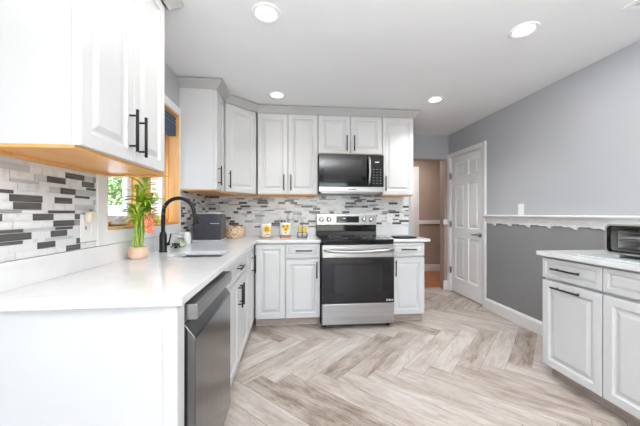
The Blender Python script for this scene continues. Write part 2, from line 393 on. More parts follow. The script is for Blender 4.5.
for z in (.33, 1.03, 1.76):
    MB().box(.0, .014, -.006, .013, z-.045, z+.045, bev=.002).tube([(.006, -.008, z-.05), (.006, -.008, z+.05)], .006, 8).build('hinge', 'nickel', dr)
hh = MB(); hx = DW_-.075
rot = hh.T; hh.T = Matrix.Translation((hx, .014, .91)) @ Matrix.Rotation(PI/2, 4, 'X')
hh.lathe([(.001, 0), (.033, 0), (.033, .006), (.026, .012), (.012, .016), (.012, .045), (.001, .045)], seg=20)
hh.T = Matrix(); hh.tube([(hx, -.03, .91), (hx-.03, -.034, .912), (hx-.07, -.036, .905), (hx-.115, -.034, .912)], [.011, .010, .009, .007], 10)
hh.box(DW_-.013, DW_-.004, .012, .02, .86, .96)
hh.build('door_handle', 'nickel', dr)
bx('door_stop', 'darkgap', dr, .012, DW_-.012, .05, .118, .001, 2.03)

# baseboard and scalloped chair rail on the right wall
bb = MB(); bb.prism([(XR, 0), (XR-.018, 0), (XR-.018, .105), (XR-.012, .12), (XR-.004, .132), (XR, .132)], YR, DY0-.069, 'y'); st(bb.build('baseboard_right', 'trim'), 'white baseboard along the dark grey wall', 'trim')
rl = MB(); y_a, y_b = YR, DY0-.069
rl.prism([(XR, 1.150), (XR-.055, 1.150), (XR-.062, 1.157), (XR-.062, 1.165), (XR-.052, 1.172), (XR, 1.172)], y_a, y_b, 'y')
rl.prism([(XR, 1.135), (XR-.03, 1.135), (XR-.045, 1.150), (XR, 1.150)], y_a, y_b, 'y')
st(rl.build('trim_4', 'trim'), 'white ledge moulding along the right wall', 'trim')
sc = MB(); pts = []
per = .250; tips0 = 3.24
def drop(y):
    u = ((tips0 - y)/per) % 1.0          # 0 at a tip, running towards the viewer
    base = 1.083 - .020*u                 # sagging swag
    tip = -.016*math.exp(-(min(u, 1-u)/.10)**2)
    wob = .0035*math.sin(u*2*PI*3+.6)
    return base + tip + wob - .004
N = 420
top = []; bot = []
for k in range(N+1):
    y = y_b - (y_b - .4)*k/N; bot.append((y, drop(y))); 
V0 = [[sc.v(XR, y, 1.136), sc.v(XR-.022, y, 1.136), sc.v(XR-.020-.004*math.sin(((tips0-y)/per % 1)*2*PI*2), y, (1.136+z)/2+.01), sc.v(XR-.012, y, z), sc.v(XR, y, z)] for y, z in bot]
for a, b_ in zip(V0, V0[1:]):
    for k in range(5): sc.face([a[k], a[(k+1) % 5], b_[(k+1) % 5], b_[k]], 0)
sc.face(V0[0]); sc.face(V0[-1][::-1])
st(sc.build('trim_5', 'trim'), 'white scalloped lower edge of the chair rail', 'trim')

# ---------------------------------------------------------------- sink window
wn = thing('window_1', 'wood lined sink window with white sashes', 'window', (0, 0, 0), kind='structure')
cz = MB(); cx0, cx1 = XL, XL+.016
cz.cells([WY0-.075, WY0+.004, WY1-.004, 2.7335], [1.017, WZ0-.004, WZ1+.004, 2.13], lambda i, j: not (i == 1 and j == 1), cx0+.0005, cx1, 'x')
cz.build('window_casing', 'trim', wn, bevel=.003)
ln = MB(); ln.cells([WY0+.0005, WY0+.012, WY1-.012, WY1-.0005], [WZ0+.0005, WZ0+.012, WZ1-.012, WZ1-.0005], lambda i, j: not (i == 1 and j == 1), XL-.14, XL+.012, 'x')
ln.build('window_lining', 'woodlite', wn)
bs = MB(); bs.box(XL-.112, XL-.078, WY0+.013, WY1-.013, WZ0+.0125, WZ0+.036, bev=.003); bs.build('window_stool', 'woodwin', wn)
js = MB(); js.box(XL-.139, XL-.075, WY1-.024, WY1-.0125, WZ0+.037, WZ1-.013); js.build('window_stop', 'woodwin', wn)
ml = MB(); ml.box(XL-.13, XL-.004, 2.155, 2.215, WZ0+.0365, WZ1-.0125, bev=.004); ml.build('mullion', 'woodwin', wn)
for a, b_ in ((WY0+.02, 2.153), (2.217, WY1-.026)):
    sh = MB(); sh.cells([a, a+.045, b_-.055, b_], [WZ0+.0365, WZ0+.075, WZ1-.06, WZ1-.0125], lambda i, j: not (i == 1 and j == 1), XL-.135, XL-.105, 'x')
    so_ = sh.build('sash', 'trim', wn, bevel=.003)
    MB().box(XL-.124, XL-.118, a+.044, b_-.054, WZ0+.074, WZ1-.059).build('pane', 'glass', so_)
# striped blind pulled up under the head
bl = MB(); z = WZ1-.014
bands = [(.012, 1), (.02, 0), (.01, 1), (.016, 0), (.01, 1), (.014, 0)] + [(.022, 0)]*4
for h, mi in bands:
    dx = .006 if mi == 0 else .0
    bl.box(XL-.07-dx, XL-.02+dx, WY0+.02, WY1-.014, z-h+.0006, z, m=mi, bev=.002); z -= h
tag(bl.build('roman_shade', ['navy', 'navyl']), 'navy shade with pale stripes pulled up in the sink window', 'window shade')

# ---------------------------------------------------------------- tile backsplash
def tiles(name, u0, u1, z0, z1, place, seed, label):
    rr = random.Random(seed); mb = MB(); g = .0022
    rows = []; z = z1
    pat = [.0285, .0145, .0285, .0285, .0145, .0285, .0145, .0285]
    k = 0
    while z > z0+.004:
        h = pat[k % len(pat)]; h = min(h, z-z0); rows.append((z-h, z)); z -= h; k += 1
    def quad(a, b_, c, d, depth, m):
        P = [place(a, depth, c), place(b_, depth, c), place(b_, depth, d), place(a, depth, d)]
        Q = [place(a, .002, c), place(b_, .002, c), place(b_, .002, d), place(a, .002, d)]
        p = [mb.v(*x) for x in P]; q = [mb.v(*x) for x in Q]; mb.face(p, m)
        for i in range(4): mb.face([q[i], q[(i+1) % 4], p[(i+1) % 4], p[i]], m)
    P = [place(u0, .003, z0), place(u1, .003, z0), place(u1, .003, z1), place(u0, .003, z1)]
    Q = [place(u0, 0, z0), place(u1, 0, z0), place(u1, 0, z1), place(u0, 0, z1)]
    p = [mb.v(*x) for x in P]; q = [mb.v(*x) for x in Q]; mb.face(p, 0); mb.face(q[::-1], 0)
    for i in range(4): mb.face([q[i], q[(i+1) % 4], p[(i+1) % 4], p[i]], 0)
    for (a, b_) in rows:
        u = u0 - rr.uniform(0, .1); thin = (b_-a) < .02; last = None
        while u < u1:
            L = rr.choice([.06, .09, .10, .12, .12, .14] if not thin else [.10, .12, .15])
            wts = [(.30, 1), (.20, 2), (.19, 3), (.03, 4), (.28, 5)] if not thin else [(.34, 1), (.18, 2), (.21, 3), (.09, 4), (.18, 5)]
            while True:
                x = rr.random(); acc = 0; mi = 1
                for wv, mm in wts:
                    acc += wv
                    if x < acc: mi = mm; break
                if not (mi == last and mi >= 3): break
            last = mi
            s0, s1 = max(u+g/2, u0+.0005), min(u+L-g/2, u1-.0005)
            if s1-s0 > .004: quad(s0, s1, a+g/2, b_-g/2, .0055, mi)
            u += L
    return st(mb.build(name, ['grout', 't_marble', 't_white', 't_lgrey', 't_mid', 't_dark']), label, 'backsplash')
tiles('trim_6', .30, WY0-.077, 1.0165, ZU+.015, lambda u, d, z: (XL+.0003+d, u, z), 14, 'grey and white strip mosaic on the left wall beside the window')
tiles('trim_7', 2.7355, YB-.009, 1.0165, ZU+.01, lambda u, d, z: (XL+.0003+d, u, z), 5, 'strip mosaic on the left wall in the corner')
tiles('trim_9', XL+.0065, 1.527, 1.0165, ZU+.12, lambda u, d, z: (u, YB-.0003-d, z), 9, 'strip mosaic backsplash behind the range')

# ---------------------------------------------------------------- cabinets
DP = [(0, .0295), (0, .003), (.003, 0), (.050, 0), (.053, .006), (.060, .0105), (.068, .0105), (.090, .002), (.094, .0015)]
DRP = [(0, .0295), (0, .003), (.003, 0), (.026, 0), (.028, .004), (.033, .0075), (.037, .0075), (.049, .002), (.052, .0015)]
def pull(parent, x, z, L, vert):
    mb = MB(); r = .0065
    if vert:
        mb.tube([(x, -.032, z-L/2), (x, -.032, z+L/2)], r, 10)
        for k in (-1, 1): mb.tube([(x, -.032, z+k*L*.36), (x, .001, z+k*L*.36)], .0045, 8)
    else:
        mb.tube([(x-L/2, -.032, z), (x+L/2, -.032, z)], r, 10)
        for k in (-1, 1): mb.tube([(x+k*L*.36, -.032, z), (x+k*L*.36, .001, z)], .0045, 8)
    mb.build('handle', 'black', parent)
def front(parent, name, x0, x1, z0, z1, prof=None, handle=None, mt='cab'):
    prof = prof or (DP if (z1-z0) > .25 else DRP)
    if (x1-x0) < .2: prof = [(i*.7, y) for i, y in prof]
    o = MB().nest(x0, x1, z0, z1, prof).build(name, mt, parent)
    if handle: pull(o, *handle)
    return o
G = .003
def base_cab(name, label, loc, rz, w, fronts, d=.62, sink=False, group=None):
    t_ = thing(name, label, 'cabinet', loc, rz, group)
    b_ = MB()
    if sink:
        b_.box(0, .018, .02, d, .10, .88); b_.box(w-.018, w, .02, d, .10, .88); b_.box(.018, w-.018, .02, d, .10, .118); b_.box(.018, w-.018, d-.01, d, .118, .88)
        b_.box(.018, w-.018, .02, .04, .118, .16); b_.box(.018, w-.018, .02, .04, .70, .88)
    else: b_.box(0, w, .030, d, .10, .8835)
    b_.build('carcass', 'cab', t_)
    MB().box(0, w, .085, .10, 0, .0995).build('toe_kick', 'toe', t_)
    for f in fronts: front(t_, *f)
    return t_
ZD0, ZD1, ZW0, ZW1 = .10, .708, .728, .868
YFB = YB-.65+.02          # door plane of the back run
XFL = XE-.022             # door plane of the left run
# left run (local x runs +y)
ep = thing('end_panel', 'plain white panel closing the near end of the left counter', 'panel', (0, 0, 0))
MB().box(XL+.001, -.42, 1.005, 1.025, .0, .8835).build('panel', 'cab', ep)
MB().box(-.42, -.374, .998, 1.062, .0, .8835, bev=.002).build('corner_post', 'cab', ep)
# dishwasher
dw = thing('dishwasher', 'stainless dishwasher with pocket handle under the left counter', 'dishwasher', (0, 0, 0))
a, b_ = 1.078, 1.676
MB().box(XL+.02, -.40, a+.002, b_-.002, .09, .868).build('tub_body', 'darkgap', dw)
p = [(-.398, .105), (-.345, .105), (-.341, .112), (-.341, .735), (-.346, .745), (-.376, .785), (-.380, .792), (-.398, .792)]
MB().prism(p, a, b_, 'y').build('door', 'steeldw', dw, bevel=.002)
MB().prism([(-.398, .793), (-.381, .793), (-.381, .806), (-.338, .806), (-.334, .810), (-.334, .855), (-.340, .862), (-.398, .862)], a, b_, 'y').build('control_bar', 'steeldwbar', dw, bevel=.0015)
MB().box(-.46, -.43, a, b_, 0, .0895).build('toe_kick', 'blackplastic', dw)
XO = XFL
cab_sink = base_cab('sink_base_cabinet', 'white two door sink cabinet right of the dishwasher', (XO, 1.684, 0), PI/2, .914, [
    ('false_drawer_front', G, .914-G, ZW0, ZW1, DRP, (.457, .80, .16, False)),
    ('door', G, .457-G, ZD0, ZD1, None, (.457-.035, .60, .16, True)),
    ('door', .457+G, .914-G, ZD0, ZD1, None, (.457+.035, .60, .16, True))], sink=True)
base_cab('narrow_base_cabinet', 'narrow white base cabinet in the corner next to the sink cabinet', (XO, 2.600, 0), PI/2, .30, [
    ('door', G, .30-G, ZD0, ZW1, None, (.245, .70, .17, True))])
MB().box(XO-.6, XO-.004, 2.902, YFB+.012, .10, .8835).build('corner_filler', 'cab', None)
tag(COL.objects['corner_filler'], 'plain white filler where the two counter runs meet', 'cabinet filler')
# back run (local x runs +x)
base_cab('blind_corner_cabinet', 'white full height single door base cabinet in the corner, without a handle', (XO+.005, YFB, 0), 0, .312, [('door', .012, .312-G, ZD0, ZW1)])
base_cab('drawer_base_cabinet', 'white drawer and door base cabinet left of the range', (-.060, YFB, 0), 0, .362, [
    ('drawer', G, .362-G, ZW0, ZW1, DRP, (.19, .802, .17, False)), ('door', G, .362-G, ZD0, ZD1, None, (.325, .60, .17, True))])
base_cab('drawer_base_cabinet', 'white drawer and door base cabinet right of the range', (1.074, YFB, 0), 0, .372, [
    ('drawer', G, .372-G, ZW0, ZW1, DRP, (.186, .802, .17, False)), ('door', G, .372-G, ZD0, ZD1, None, (.04, .60, .17, True))])
# right wall run (local x runs -y)
XFR = 1.826
base_cab('pull_out_base_cabinet', 'white cabinet with drawer and pull-out door on the right wall, bar handles on both', (XFR, 1.948, 0), -PI/2, .413, [
    ('drawer', G, .413-G, ZW0, ZW1, DRP, (.20, .802, .20, False)), ('door', G, .413-G, ZD0, ZD1, None, (.20, .672, .20, False))], d=XR-XFR-.02)
base_cab('wide_base_cabinet', 'white base cabinet at the right picture edge under the toaster oven', (XFR, 1.535, 0), -PI/2, .76, [
    ('drawer', G, .76-G, ZW0, ZW1, DRP, (.38, .822, .20, False)), ('door', G, .38-G, ZD0, ZD1, None, (.34, .60, .16, True)), ('door', .38+G, .76-G, ZD0, ZD1, None, (.42, .60, .16, True))], d=XR-XFR-.02)

# uppers
def upper(name, label, loc, rz, w, d, z0, z1, fronts, top=2.406):
    t_ = thing(name, label, 'cabinet', loc, rz)
    b_ = MB().box(0, w, .030, d, z0+.012, top-.005); b_.build('carcass', 'cab', t_)
    u = MB().box(.0, w, .0205, d, z0, z0+.0115); u.build('underside', 'under', t_)
    for f in fronts: front(t_, *f)
    return t_
UZ0, UZ1 = ZU+.012, 2.325
YU = YB-.325
wN = 1.695-1.022
nu = upper('wall_cabinet', 'large white two door wall cabinet nearest the viewer at upper left', (XL+.323, 1.022, 0), PI/2, wN, .322, ZU, UZ1, [
    ('door', .002, wN/2-.014, UZ0, UZ1-.015, None, (wN/2-.048, 1.54, .18, True)),
    ('door', wN/2-.010, wN-.040, UZ0, UZ1-.015, None, (wN/2+.026, 1.53, .18, True))])
lr = MB(); lr.box(.002, wN-.002, .285, .3215, ZU-.012, ZU-.0005); lr.box(wN-.02, wN-.001, .022, .284, ZU-.012, ZU-.0005); lr.build('light_rail', 'woodlite', nu)
upper('wall_cabinet', 'narrow white wall cabinet on the left wall just past the sink window', (XL+.33, 2.735, 0), PI/2, .307, .329, ZU, UZ1, [
    ('door', .006, .307-.006, UZ0, UZ1, None, (.04, 1.54, .18, True))])
upper('double_wall_cabinet', 'white two door wall cabinet left of the microwave', (-.381, YU, 0), 0, .687, .324, ZU, UZ1, [
    ('door', .003, .343-.003, UZ0, UZ1, None, (.343-.045, 1.54, .18, True)), ('door', .343+.003, .687-.003, UZ0, UZ1, None, (.343+.033, 1.54, .18, True))])
upper('short_wall_cabinet', 'short white two door wall cabinet above the microwave', (.3075, YU, 0), 0, .761, .324, 1.872, UZ1, [
    ('door', .003, .3805-.003, 1.885, UZ1, None, (.3805-.045, 2.005, .18, True)), ('door', .3805+.003, .761-.003, 1.885, UZ1, None, (.3805+.042, 2.005, .18, True))])
upper('wall_cabinet', 'white single door wall cabinet right of the microwave', (1.070, YU, 0), 0, .383, .324, ZU, UZ1, [
    ('door', .003, .380, UZ0, UZ1, None, (.035, 1.54, .18, True))])
# diagonal corner cabinet
A_ = Vector((XL+.33, 3.046)); B_ = Vector((-.3835, YU+.002)); dv = (B_-A_); wd = dv.length; ang = math.atan2(dv.y, dv.x)
dc = thing('diagonal_wall_cabinet', 'white wall cabinet set diagonally across the corner', 'cabinet', (A_.x, A_.y, 0), ang)
inv = Matrix.Rotation(-ang, 4, 'Z') @ Matrix.Translation((-A_.x, -A_.y, 0))
pl = [(XL+.001, 3.046), (A_.x-.0305, 3.046), (A_.x-.016, 3.068), (B_.x-.016, B_.y+.024), (B_.x, YB-.001), (XL+.001, YB-.001)]
mb = MB(); mb.T = inv; mb.prism(pl, ZU+.012, 2.4, 'z'); mb.build('carcass', 'cab', dc)
mb = MB(); mb.T = inv; mb.prism(pl, ZU, ZU+.0115, 'z'); mb.build('underside', 'under', dc)
front(dc, 'door', .012, wd-.012, UZ0, UZ1, None, (.05, 1.54, .18, True))
# crown moulding along the back run: profile swept with mitres
def sweep(name, path, prof, mt, parent=None):
    n = len(path); P = [Vector(p) for p in path]; nr = []
    for i in range(n):
        ds = []
        if i > 0: ds.append((P[i]-P[i-1]).normalized())
        if i < n-1: ds.append((P[i+1]-P[i]).normalized())
        ns = [Vector((d.y, -d.x)) for d in ds]; a = sum(ns, Vector((0, 0)))
        a = a/len(ns); nr.append(a/a.length_squared)
    mb = MB(); mb.rings([[(P[i].x+nr[i].x*o, P[i].y+nr[i].y*o, z) for o, z in prof] for i in range(n)], 0, False); 
    return mb.build(name, mt, parent)
cp = [(0, 2.326), (.006, 2.326), (.010, 2.334), (.016, 2.343), (.034, 2.362), (.054, 2.382), (.060, 2.388), (.060, 2.3985), (0, 2.3985)]
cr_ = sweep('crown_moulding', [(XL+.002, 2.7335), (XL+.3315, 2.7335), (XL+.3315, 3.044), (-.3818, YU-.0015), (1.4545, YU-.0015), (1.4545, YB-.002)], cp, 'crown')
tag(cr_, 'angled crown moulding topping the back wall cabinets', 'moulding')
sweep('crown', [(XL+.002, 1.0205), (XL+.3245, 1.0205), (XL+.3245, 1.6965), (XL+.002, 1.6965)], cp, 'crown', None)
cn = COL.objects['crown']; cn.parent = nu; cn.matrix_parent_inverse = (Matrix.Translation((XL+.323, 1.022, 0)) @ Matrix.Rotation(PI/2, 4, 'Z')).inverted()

# ---------------------------------------------------------------- worktops
wt = thing('worktop', 'white quartz L-shaped worktop with the sink, left of the range', 'worktop', (0, 0, 0))
sx0, sx1, sy0, sy1 = -.760, -.443, 1.872, 2.19
xs = [XL+.001, sx0, sx1, XE, .3055]; ysx = [.985, sy0, sy1, YB-.65, YB-.001]
MB().cells(xs, ysx, lambda i, j: (i < 3 and not (i == 1 and j == 1)) or (i == 3 and j == 3), ZT-.03, ZT).build('slab', 'quartz', wt, bevel=.002)
for nm_, a_, lb_ in (('quartz_upstand', (XL+.0005, XL+.019, .985, YB-.0205), 'low white quartz upstand along the left wall under the window'), ('quartz_upstand', (XL+.0195, .3055, YB-.02, YB-.0005), 'low white quartz upstand on the back wall left of the range'), ('quartz_upstand', (1.0715, 1.515, YB-.02, YB-.0005), 'short white quartz upstand on the back wall right of the range')):
    tag(MB().box(*a_, ZT+.0003, 1.0155).build(nm_, 'quartz', None, bevel=.001), lb_, 'upstand')
w2 = thing('worktop', 'small white quartz worktop right of the range', 'worktop', (0, 0, 0))
MB().box(1.0715, 1.50, YB-.65, YB-.001, ZT-.03, ZT).build('slab', 'quartz', w2, bevel=.002)
w3 = thing('worktop', 'white quartz worktop against the right wall under the toaster oven', 'worktop', (0, 0, 0))
MB().box(1.797, XR-.001, .76, 1.966, ZT-.03, ZT).build('slab', 'quartz', w3, bevel=.002)

# sink and faucet
sk = thing('sink', 'stainless undermount sink in the left worktop', 'sink', ((sx0+sx1)/2, (sy0+sy1)/2, .72))
hx_, hy_ = (sx1-sx0)/2+.004, (sy1-sy0)/2+.004
bw = MB()
def rr_ring(hx, hy, r, z):
    out = []
    for cx_, cy_, a0 in ((hx-r, hy-r, 0), (-hx+r, hy-r, PI/2), (-hx+r, -hy+r, PI), (hx-r, -hy+r, 1.5*PI)):
        for k in range(5): out.append((cx_+r*math.cos(a0+k*PI/8), cy_+r*math.sin(a0+k*PI/8), z))
    return out
bw.rings([rr_ring(hx_+.02, hy_+.02, .02, .163), rr_ring(hx_, hy_, .012, .163), rr_ring(hx_-.003, hy_-.003, .015, .02), rr_ring(hx_-.02, hy_-.02, .02, .002), rr_ring(.04, .04, .03, 0)], 0, False, (False, True))
bw.rings([rr_ring(hx_+.02, hy_+.02, .02, .162), rr_ring(hx_+.003, hy_+.003, .015, .16), rr_ring(hx_-.0, hy_-.0, .02, -.004), rr_ring(.04, .04, .03, -.006)], 0, False, (False, True))
bw.build('bowl', 'steel', sk)
MB().lathe([(.001, .001), (.030, .001), (.034, .004), (.038, .003), (.038, .001)], cap=(True, False)).build('drain', 'chrome', sk)
fc = thing('faucet', 'black gooseneck pull-down faucet behind the sink', 'faucet', (-.906, 2.159, ZT))
MB().lathe([(.001, 0), (.028, 0), (.028, .004), (.0245, .008), (.0245, .118), (.020, .135), (.0145, .145), (.001, .145)], seg=24).build('body', 'black', fc)
pts = [(0, 0, .14), (0, 0, .20), (.001, 0, .277)]
Rr = .106
for k in range(1, 15): a = PI - k*(PI*1.0)/14; pts.append((Rr+Rr*math.cos(a), 0, .277+Rr*math.sin(a)))
pts.append((.216, 0, .258))
MB().tube(pts, .0135, 14).build('spout', 'black', fc)
MB().tube([(.215, 0, .272), (.219, 0, .25), (.227, 0, .21), (.231, 0, .195)], [.0145, .0155, .0165, .015], 14).build('spray_head', 'black', fc)
MB().tube([(.02, -.004, .055), (.045, -.01, .060)], [.013, .012], 12).tube([(.040, -.009, .055), (.046, -.011, .075), (.060, -.014, .13)], [.007, .006, .0055], 10).build('lever', 'black', fc)

# ---------------------------------------------------------------- range
X0, X1 = .309, 1.069; yf = YB-.733
rg = thing('range', 'stainless electric range with black glass oven door and cooktop', 'range', (X0, yf, 0)); W = X1-X0
MB().box(.003, W-.003, .048, .70, .03, .893).build('body', 'blackplastic', rg)
for fx in (.04, W-.04):
    for fy in (.10, .65): MB().lathe([(.02, 0), (.02, .031)], fx, fy, 12).build('foot', 'blackplastic', rg)
ck = MB().box(0, W, .02, .655, .8935, .918, bev=.003).build('cooktop', 'glassblack', rg)
for (cx_, cy_, r) in ((.2, .2, .10), (.56, .2, .085), (.2, .5, .075), (.56, .5, .10)):
    b2 = MB(); n = 40; b2.rings([[(cx_+rr_*math.cos(2*PI*k/n), cy_+rr_*math.sin(2*PI*k/n), .9185+dz) for k in range(n)] for rr_, dz in ((r, 0), (r, .0004), (r-.003, .0004), (r-.003, 0))], 0, False, (False, False)); b2.build('burner_ring', 'mark', ck)
bgp = MB(); bgp.box(.006, W-.006, .665, .72, .85, 1.06); bgp.build('rear_riser', 'blackplastic', rg)
MB().prism([(.625, .9185), (.6645, .9185), (.6645, .975), (.645, .968)], .006, W-.006, 'x').build('vent_lip', 'blackplastic', rg, bevel=.003)
bp_ = MB().box(.0, W, .644, .7315, 1.045, 1.186, bev=.006, seg=3).build('backguard', 'steel', rg)
MB().box(.002, W-.002, .652, .664, .975, 1.045).build('backguard_trim', 'glassblack', rg)
dp = MB().box(.25, .535, .6395, .6445, 1.075, 1.155, bev=.001).build('display', 'led', bp_)
for k in range(7): MB().box(.268+k*.016, .276+k*.016, .6385, .6397, 1.09, 1.094).build('display_digit', 'mark', dp)
MB().box(.33, .365, .6385, .6397, 1.12, 1.135).build('display_digit', 'mark', dp)
for kx in (.062, .155, .60, .69):
    kb = MB(); kb.T = Matrix.Translation((kx, .6445, 1.115)) @ Matrix.Rotation(PI/2, 4, 'X')
    kb.lathe([(.001, 0), (.033, 0), (.033, .006), (.026, .009), (.024, .028), (.020, .032), (.001, .032)], seg=22)
    kb.T = Matrix(); kb.box(kx-.004, kx+.004, .606, .615, 1.093, 1.137, bev=.002); kb.build('knob', 'chrome', bp_)
# front: trim band, door with handle, drawer
MB().box(.002, W-.002, .0255, .047, .868, .893, bev=.003).build('front_trim', 'glassblack', rg)
od = MB().box(.004, W-.004, .0, .0465, .268, .735, bev=.004).build('oven_door', 'glassblack', rg)
MB().box(.004, W-.004, -.002, .0465, .7355, .866, bev=.006).build('door_top_band', 'steel', od)
MB().box(.13, W-.13, -.0012, .001, .38, .665).build('oven_window', 'ovenwin', od)
hb = MB(); hz = .815
hb.tube([(.035, -.002, hz), (.04, -.04, hz), (.07, -.055, hz-.002)] + [(.07+(W-.14)*k/10, -.055-.012*math.sin(PI*k/10), hz-.002-.010*math.sin(PI*k/10)) for k in range(1, 10)] + [(W-.07, -.055, hz-.002), (W-.04, -.04, hz), (W-.035, -.002, hz)], .0165, 12); hb.build('handle', 'steel', od)
lg = MB()
for k, (wl, hl_) in enumerate(((.010, .012), (.004, .012), (.010, .012), (.008, .012), (.004, .010), (.011, .010))):
    lg.box(W-.088+k*.0125, W-.088+k*.0125+wl, -.0015, .0, .29, .29+hl_)
lg.box(W-.088, W-.015, -.0015, 0, .283, .286)
lg.build('logo', 'mark', od)
MB().box(.002, W-.002, .002, .0465, .05, .262, bev=.006).build('storage_drawer', 'steel', rg)

# ---------------------------------------------------------------- microwave
my = YB-.391
mw = thing('microwave', 'stainless and black over-the-range microwave', 'microwave', (X0+.001, my, 1.425)); mW = .758; MH = .441
MB().box(0, mW, .035, .385, .012, MH, bev=.002).build('body', 'blackplastic', mw)
MB().box(.03, mW-.03, .05, .36, 0, .0118).build('vent_grille', 'steel', mw)
dd = MB().box(.002, .60, .0, .034, .072, MH-.004, bev=.004).build('door', 'glassblack', mw)
MB().box(.06, .50, -.001, .0005, .13, MH-.06).build('window', 'ovenwin', dd)
MB().box(.002, mW-.002, .0, .034, .012, .0705, bev=.004).build('lower_strip', 'steel', mw)
MB().box(.34, .37, -.001, .0005, .035, .043).box(.375, .40, -.001, .0005, .035, .043).box(.405, .43, -.001, .0005, .035, .043).build('logo', 'darkgap', mw)
MB().tube([(.575, .002, .10), (.575, -.03, .105), (.577, -.045, .16), (.580, -.050, .24), (.577, -.045, .33), (.575, -.03, .40), (.575, .002, .41)], .014, 12).build('handle', 'steel', dd)
kp = MB().box(.604, mW-.002, .0, .034, .072, MH-.004, bev=.004).build('control_panel', 'glassblack', mw)
for r_ in range(6):
    for c_ in range(3): MB().box(.632+c_*.04, .642+c_*.04, -.001, .0005, .11+r_*.032, .114+r_*.032).build('button', 'silver', kp)
MB().box(.65, .70, -.001, .0005, .35, .362).build('clock_display', 'mark', kp)

# ---------------------------------------------------------------- small wall fittings
def plate(name, label, cat, loc, rz, w_, h_, inner):
    t_ = thing(name, label, cat, loc, rz)
    MB().box(-w_/2, w_/2, -.006, 0, -h_/2, h_/2, bev=.002).build('cover_plate', 'white', t_)
    inner(t_); return t_
def sw(t_): MB().box(-.017, .017, -.009, -.0055, -.034, .034, bev=.001).build('rocker', 'white', t_)
def outl(t_):
    for k in (-1, 1):
        o = MB().box(-.016, .016, -.008, -.0055, k*.026-.014, k*.026+.014, bev=.002).build('socket', 'white', t_)
        MB().box(-.007, -.005, -.0085, -.0078, k*.026-.005, k*.026+.005).box(.005, .007, -.0085, -.0078, k*.026-.004, k*.026+.004).build('slot', 'darkgap', o)
plate('light_switch', 'white rocker switch plate just above the scalloped rail', 'light switch', (XR, 2.853, 1.232), -PI/2, .075, .118, sw)
plate('wall_outlet', 'white outlet in the mosaic right of the range', 'outlet', (1.27, YB-.0062, 1.13), 0, .075, .118, outl)
def gfci(t_):
    MB().box(-.045, -.013, -.008, -.0055, -.033, .033, bev=.001).build('socket', 'white', t_)
    MB().box(-.033, -.025, -.0095, -.0078, -.006, .001).build('test_button', 'blackplastic', t_)
    MB().box(-.033, -.025, -.0095, -.0078, .003, .010).build('reset_button', 'red', t_)
    MB().box(.013, .042, -.008, -.0055, -.033, .033, bev=.001).build('rocker', 'white', t_)
plate('wall_outlet', 'white double outlet plate on the left wall beside the window', 'outlet', (XL+.0062, 1.545, 1.115), PI/2, .115, .135, gfci)
nl = thing('plug_in_air_freshener', 'beige plug-in device on the left wall outlet', 'plug-in device', (XL+.0142, 1.535, 1.155), PI/2)
MB().box(-.030, .018, -.028, 0, -.012, .04, bev=.008, seg=3).build('housing', 'beige', nl)
MB().tube([(-.02, -.02, .042), (-.018, -.02, .05), (-.008, -.02, .05), (-.006, -.02, .042)], .002, 6).build('hook', 'blackplastic', nl)

# ---------------------------------------------------------------- ceiling fittings
def downlight(x, y, label, power=8, spread=180):
    t_ = thing('recessed_light', label, 'ceiling light', (x, y, ZC))
    MB().lathe([(.060, -.001), (.060, -.004), (.086, -.009), (.090, -.006), (.090, 0)], cap=(False, False), seg=32).build('trim_ring', 'white', t_)
    MB().lathe([(.001, -.0035), (.0595, -.0035), (.0595, 0)], cap=(True, False), seg=32).build('lens', 'lens', t_)
    a_ = area('recessed_lamp', (x, y, ZC-.012), (0, 0, 0),   .11, .11, power, (1, .99, .98), 'DISK'); a_.data.spread = math.radians(spread)
downlight(-.153, 1.785, 'recessed ceiling light at upper left, nearest the big wall cabinet', 4.5)
downlight(1.538, 1.779, 'recessed ceiling light at upper right, near the grey wall', 8)
downlight(-.145, 3.005, 'recessed ceiling light over the double wall cabinet', 0.8, 80)
downlight(1.527, 2.955, 'recessed ceiling light near the hall opening', 4, 120)
def vent(x, y, w_, l_, label):
    t_ = thing('ceiling_vent', label, 'ceiling vent', (x, y, ZC))
    MB().cells([-w_/2, -w_/2+.025, w_/2-.025, w_/2], [-l_/2, -l_/2+.025, l_/2-.025, l_/2], lambda i, j: not (i == 1 and j == 1), -.008, 0).build('frame', 'white', t_)
    n = int((l_-.05)/.018)
    s_ = MB()
    for k in range(n): y_ = -l_/2+.03+k*.018; s_.prism([(y_, -.001), (y_+.012, -.007), (y_+.0135, -.006), (y_+.0015, -.0)], -w_/2+.025, w_/2-.025, 'x')
    s_.build('louvre', 'silver', t_)
vent(-.72, 1.66, .24, .15, 'small ceiling vent beside the top of the big wall cabinet')
vent(2.085, 1.40, .26, .26, 'ceiling vent at the top right picture corner')

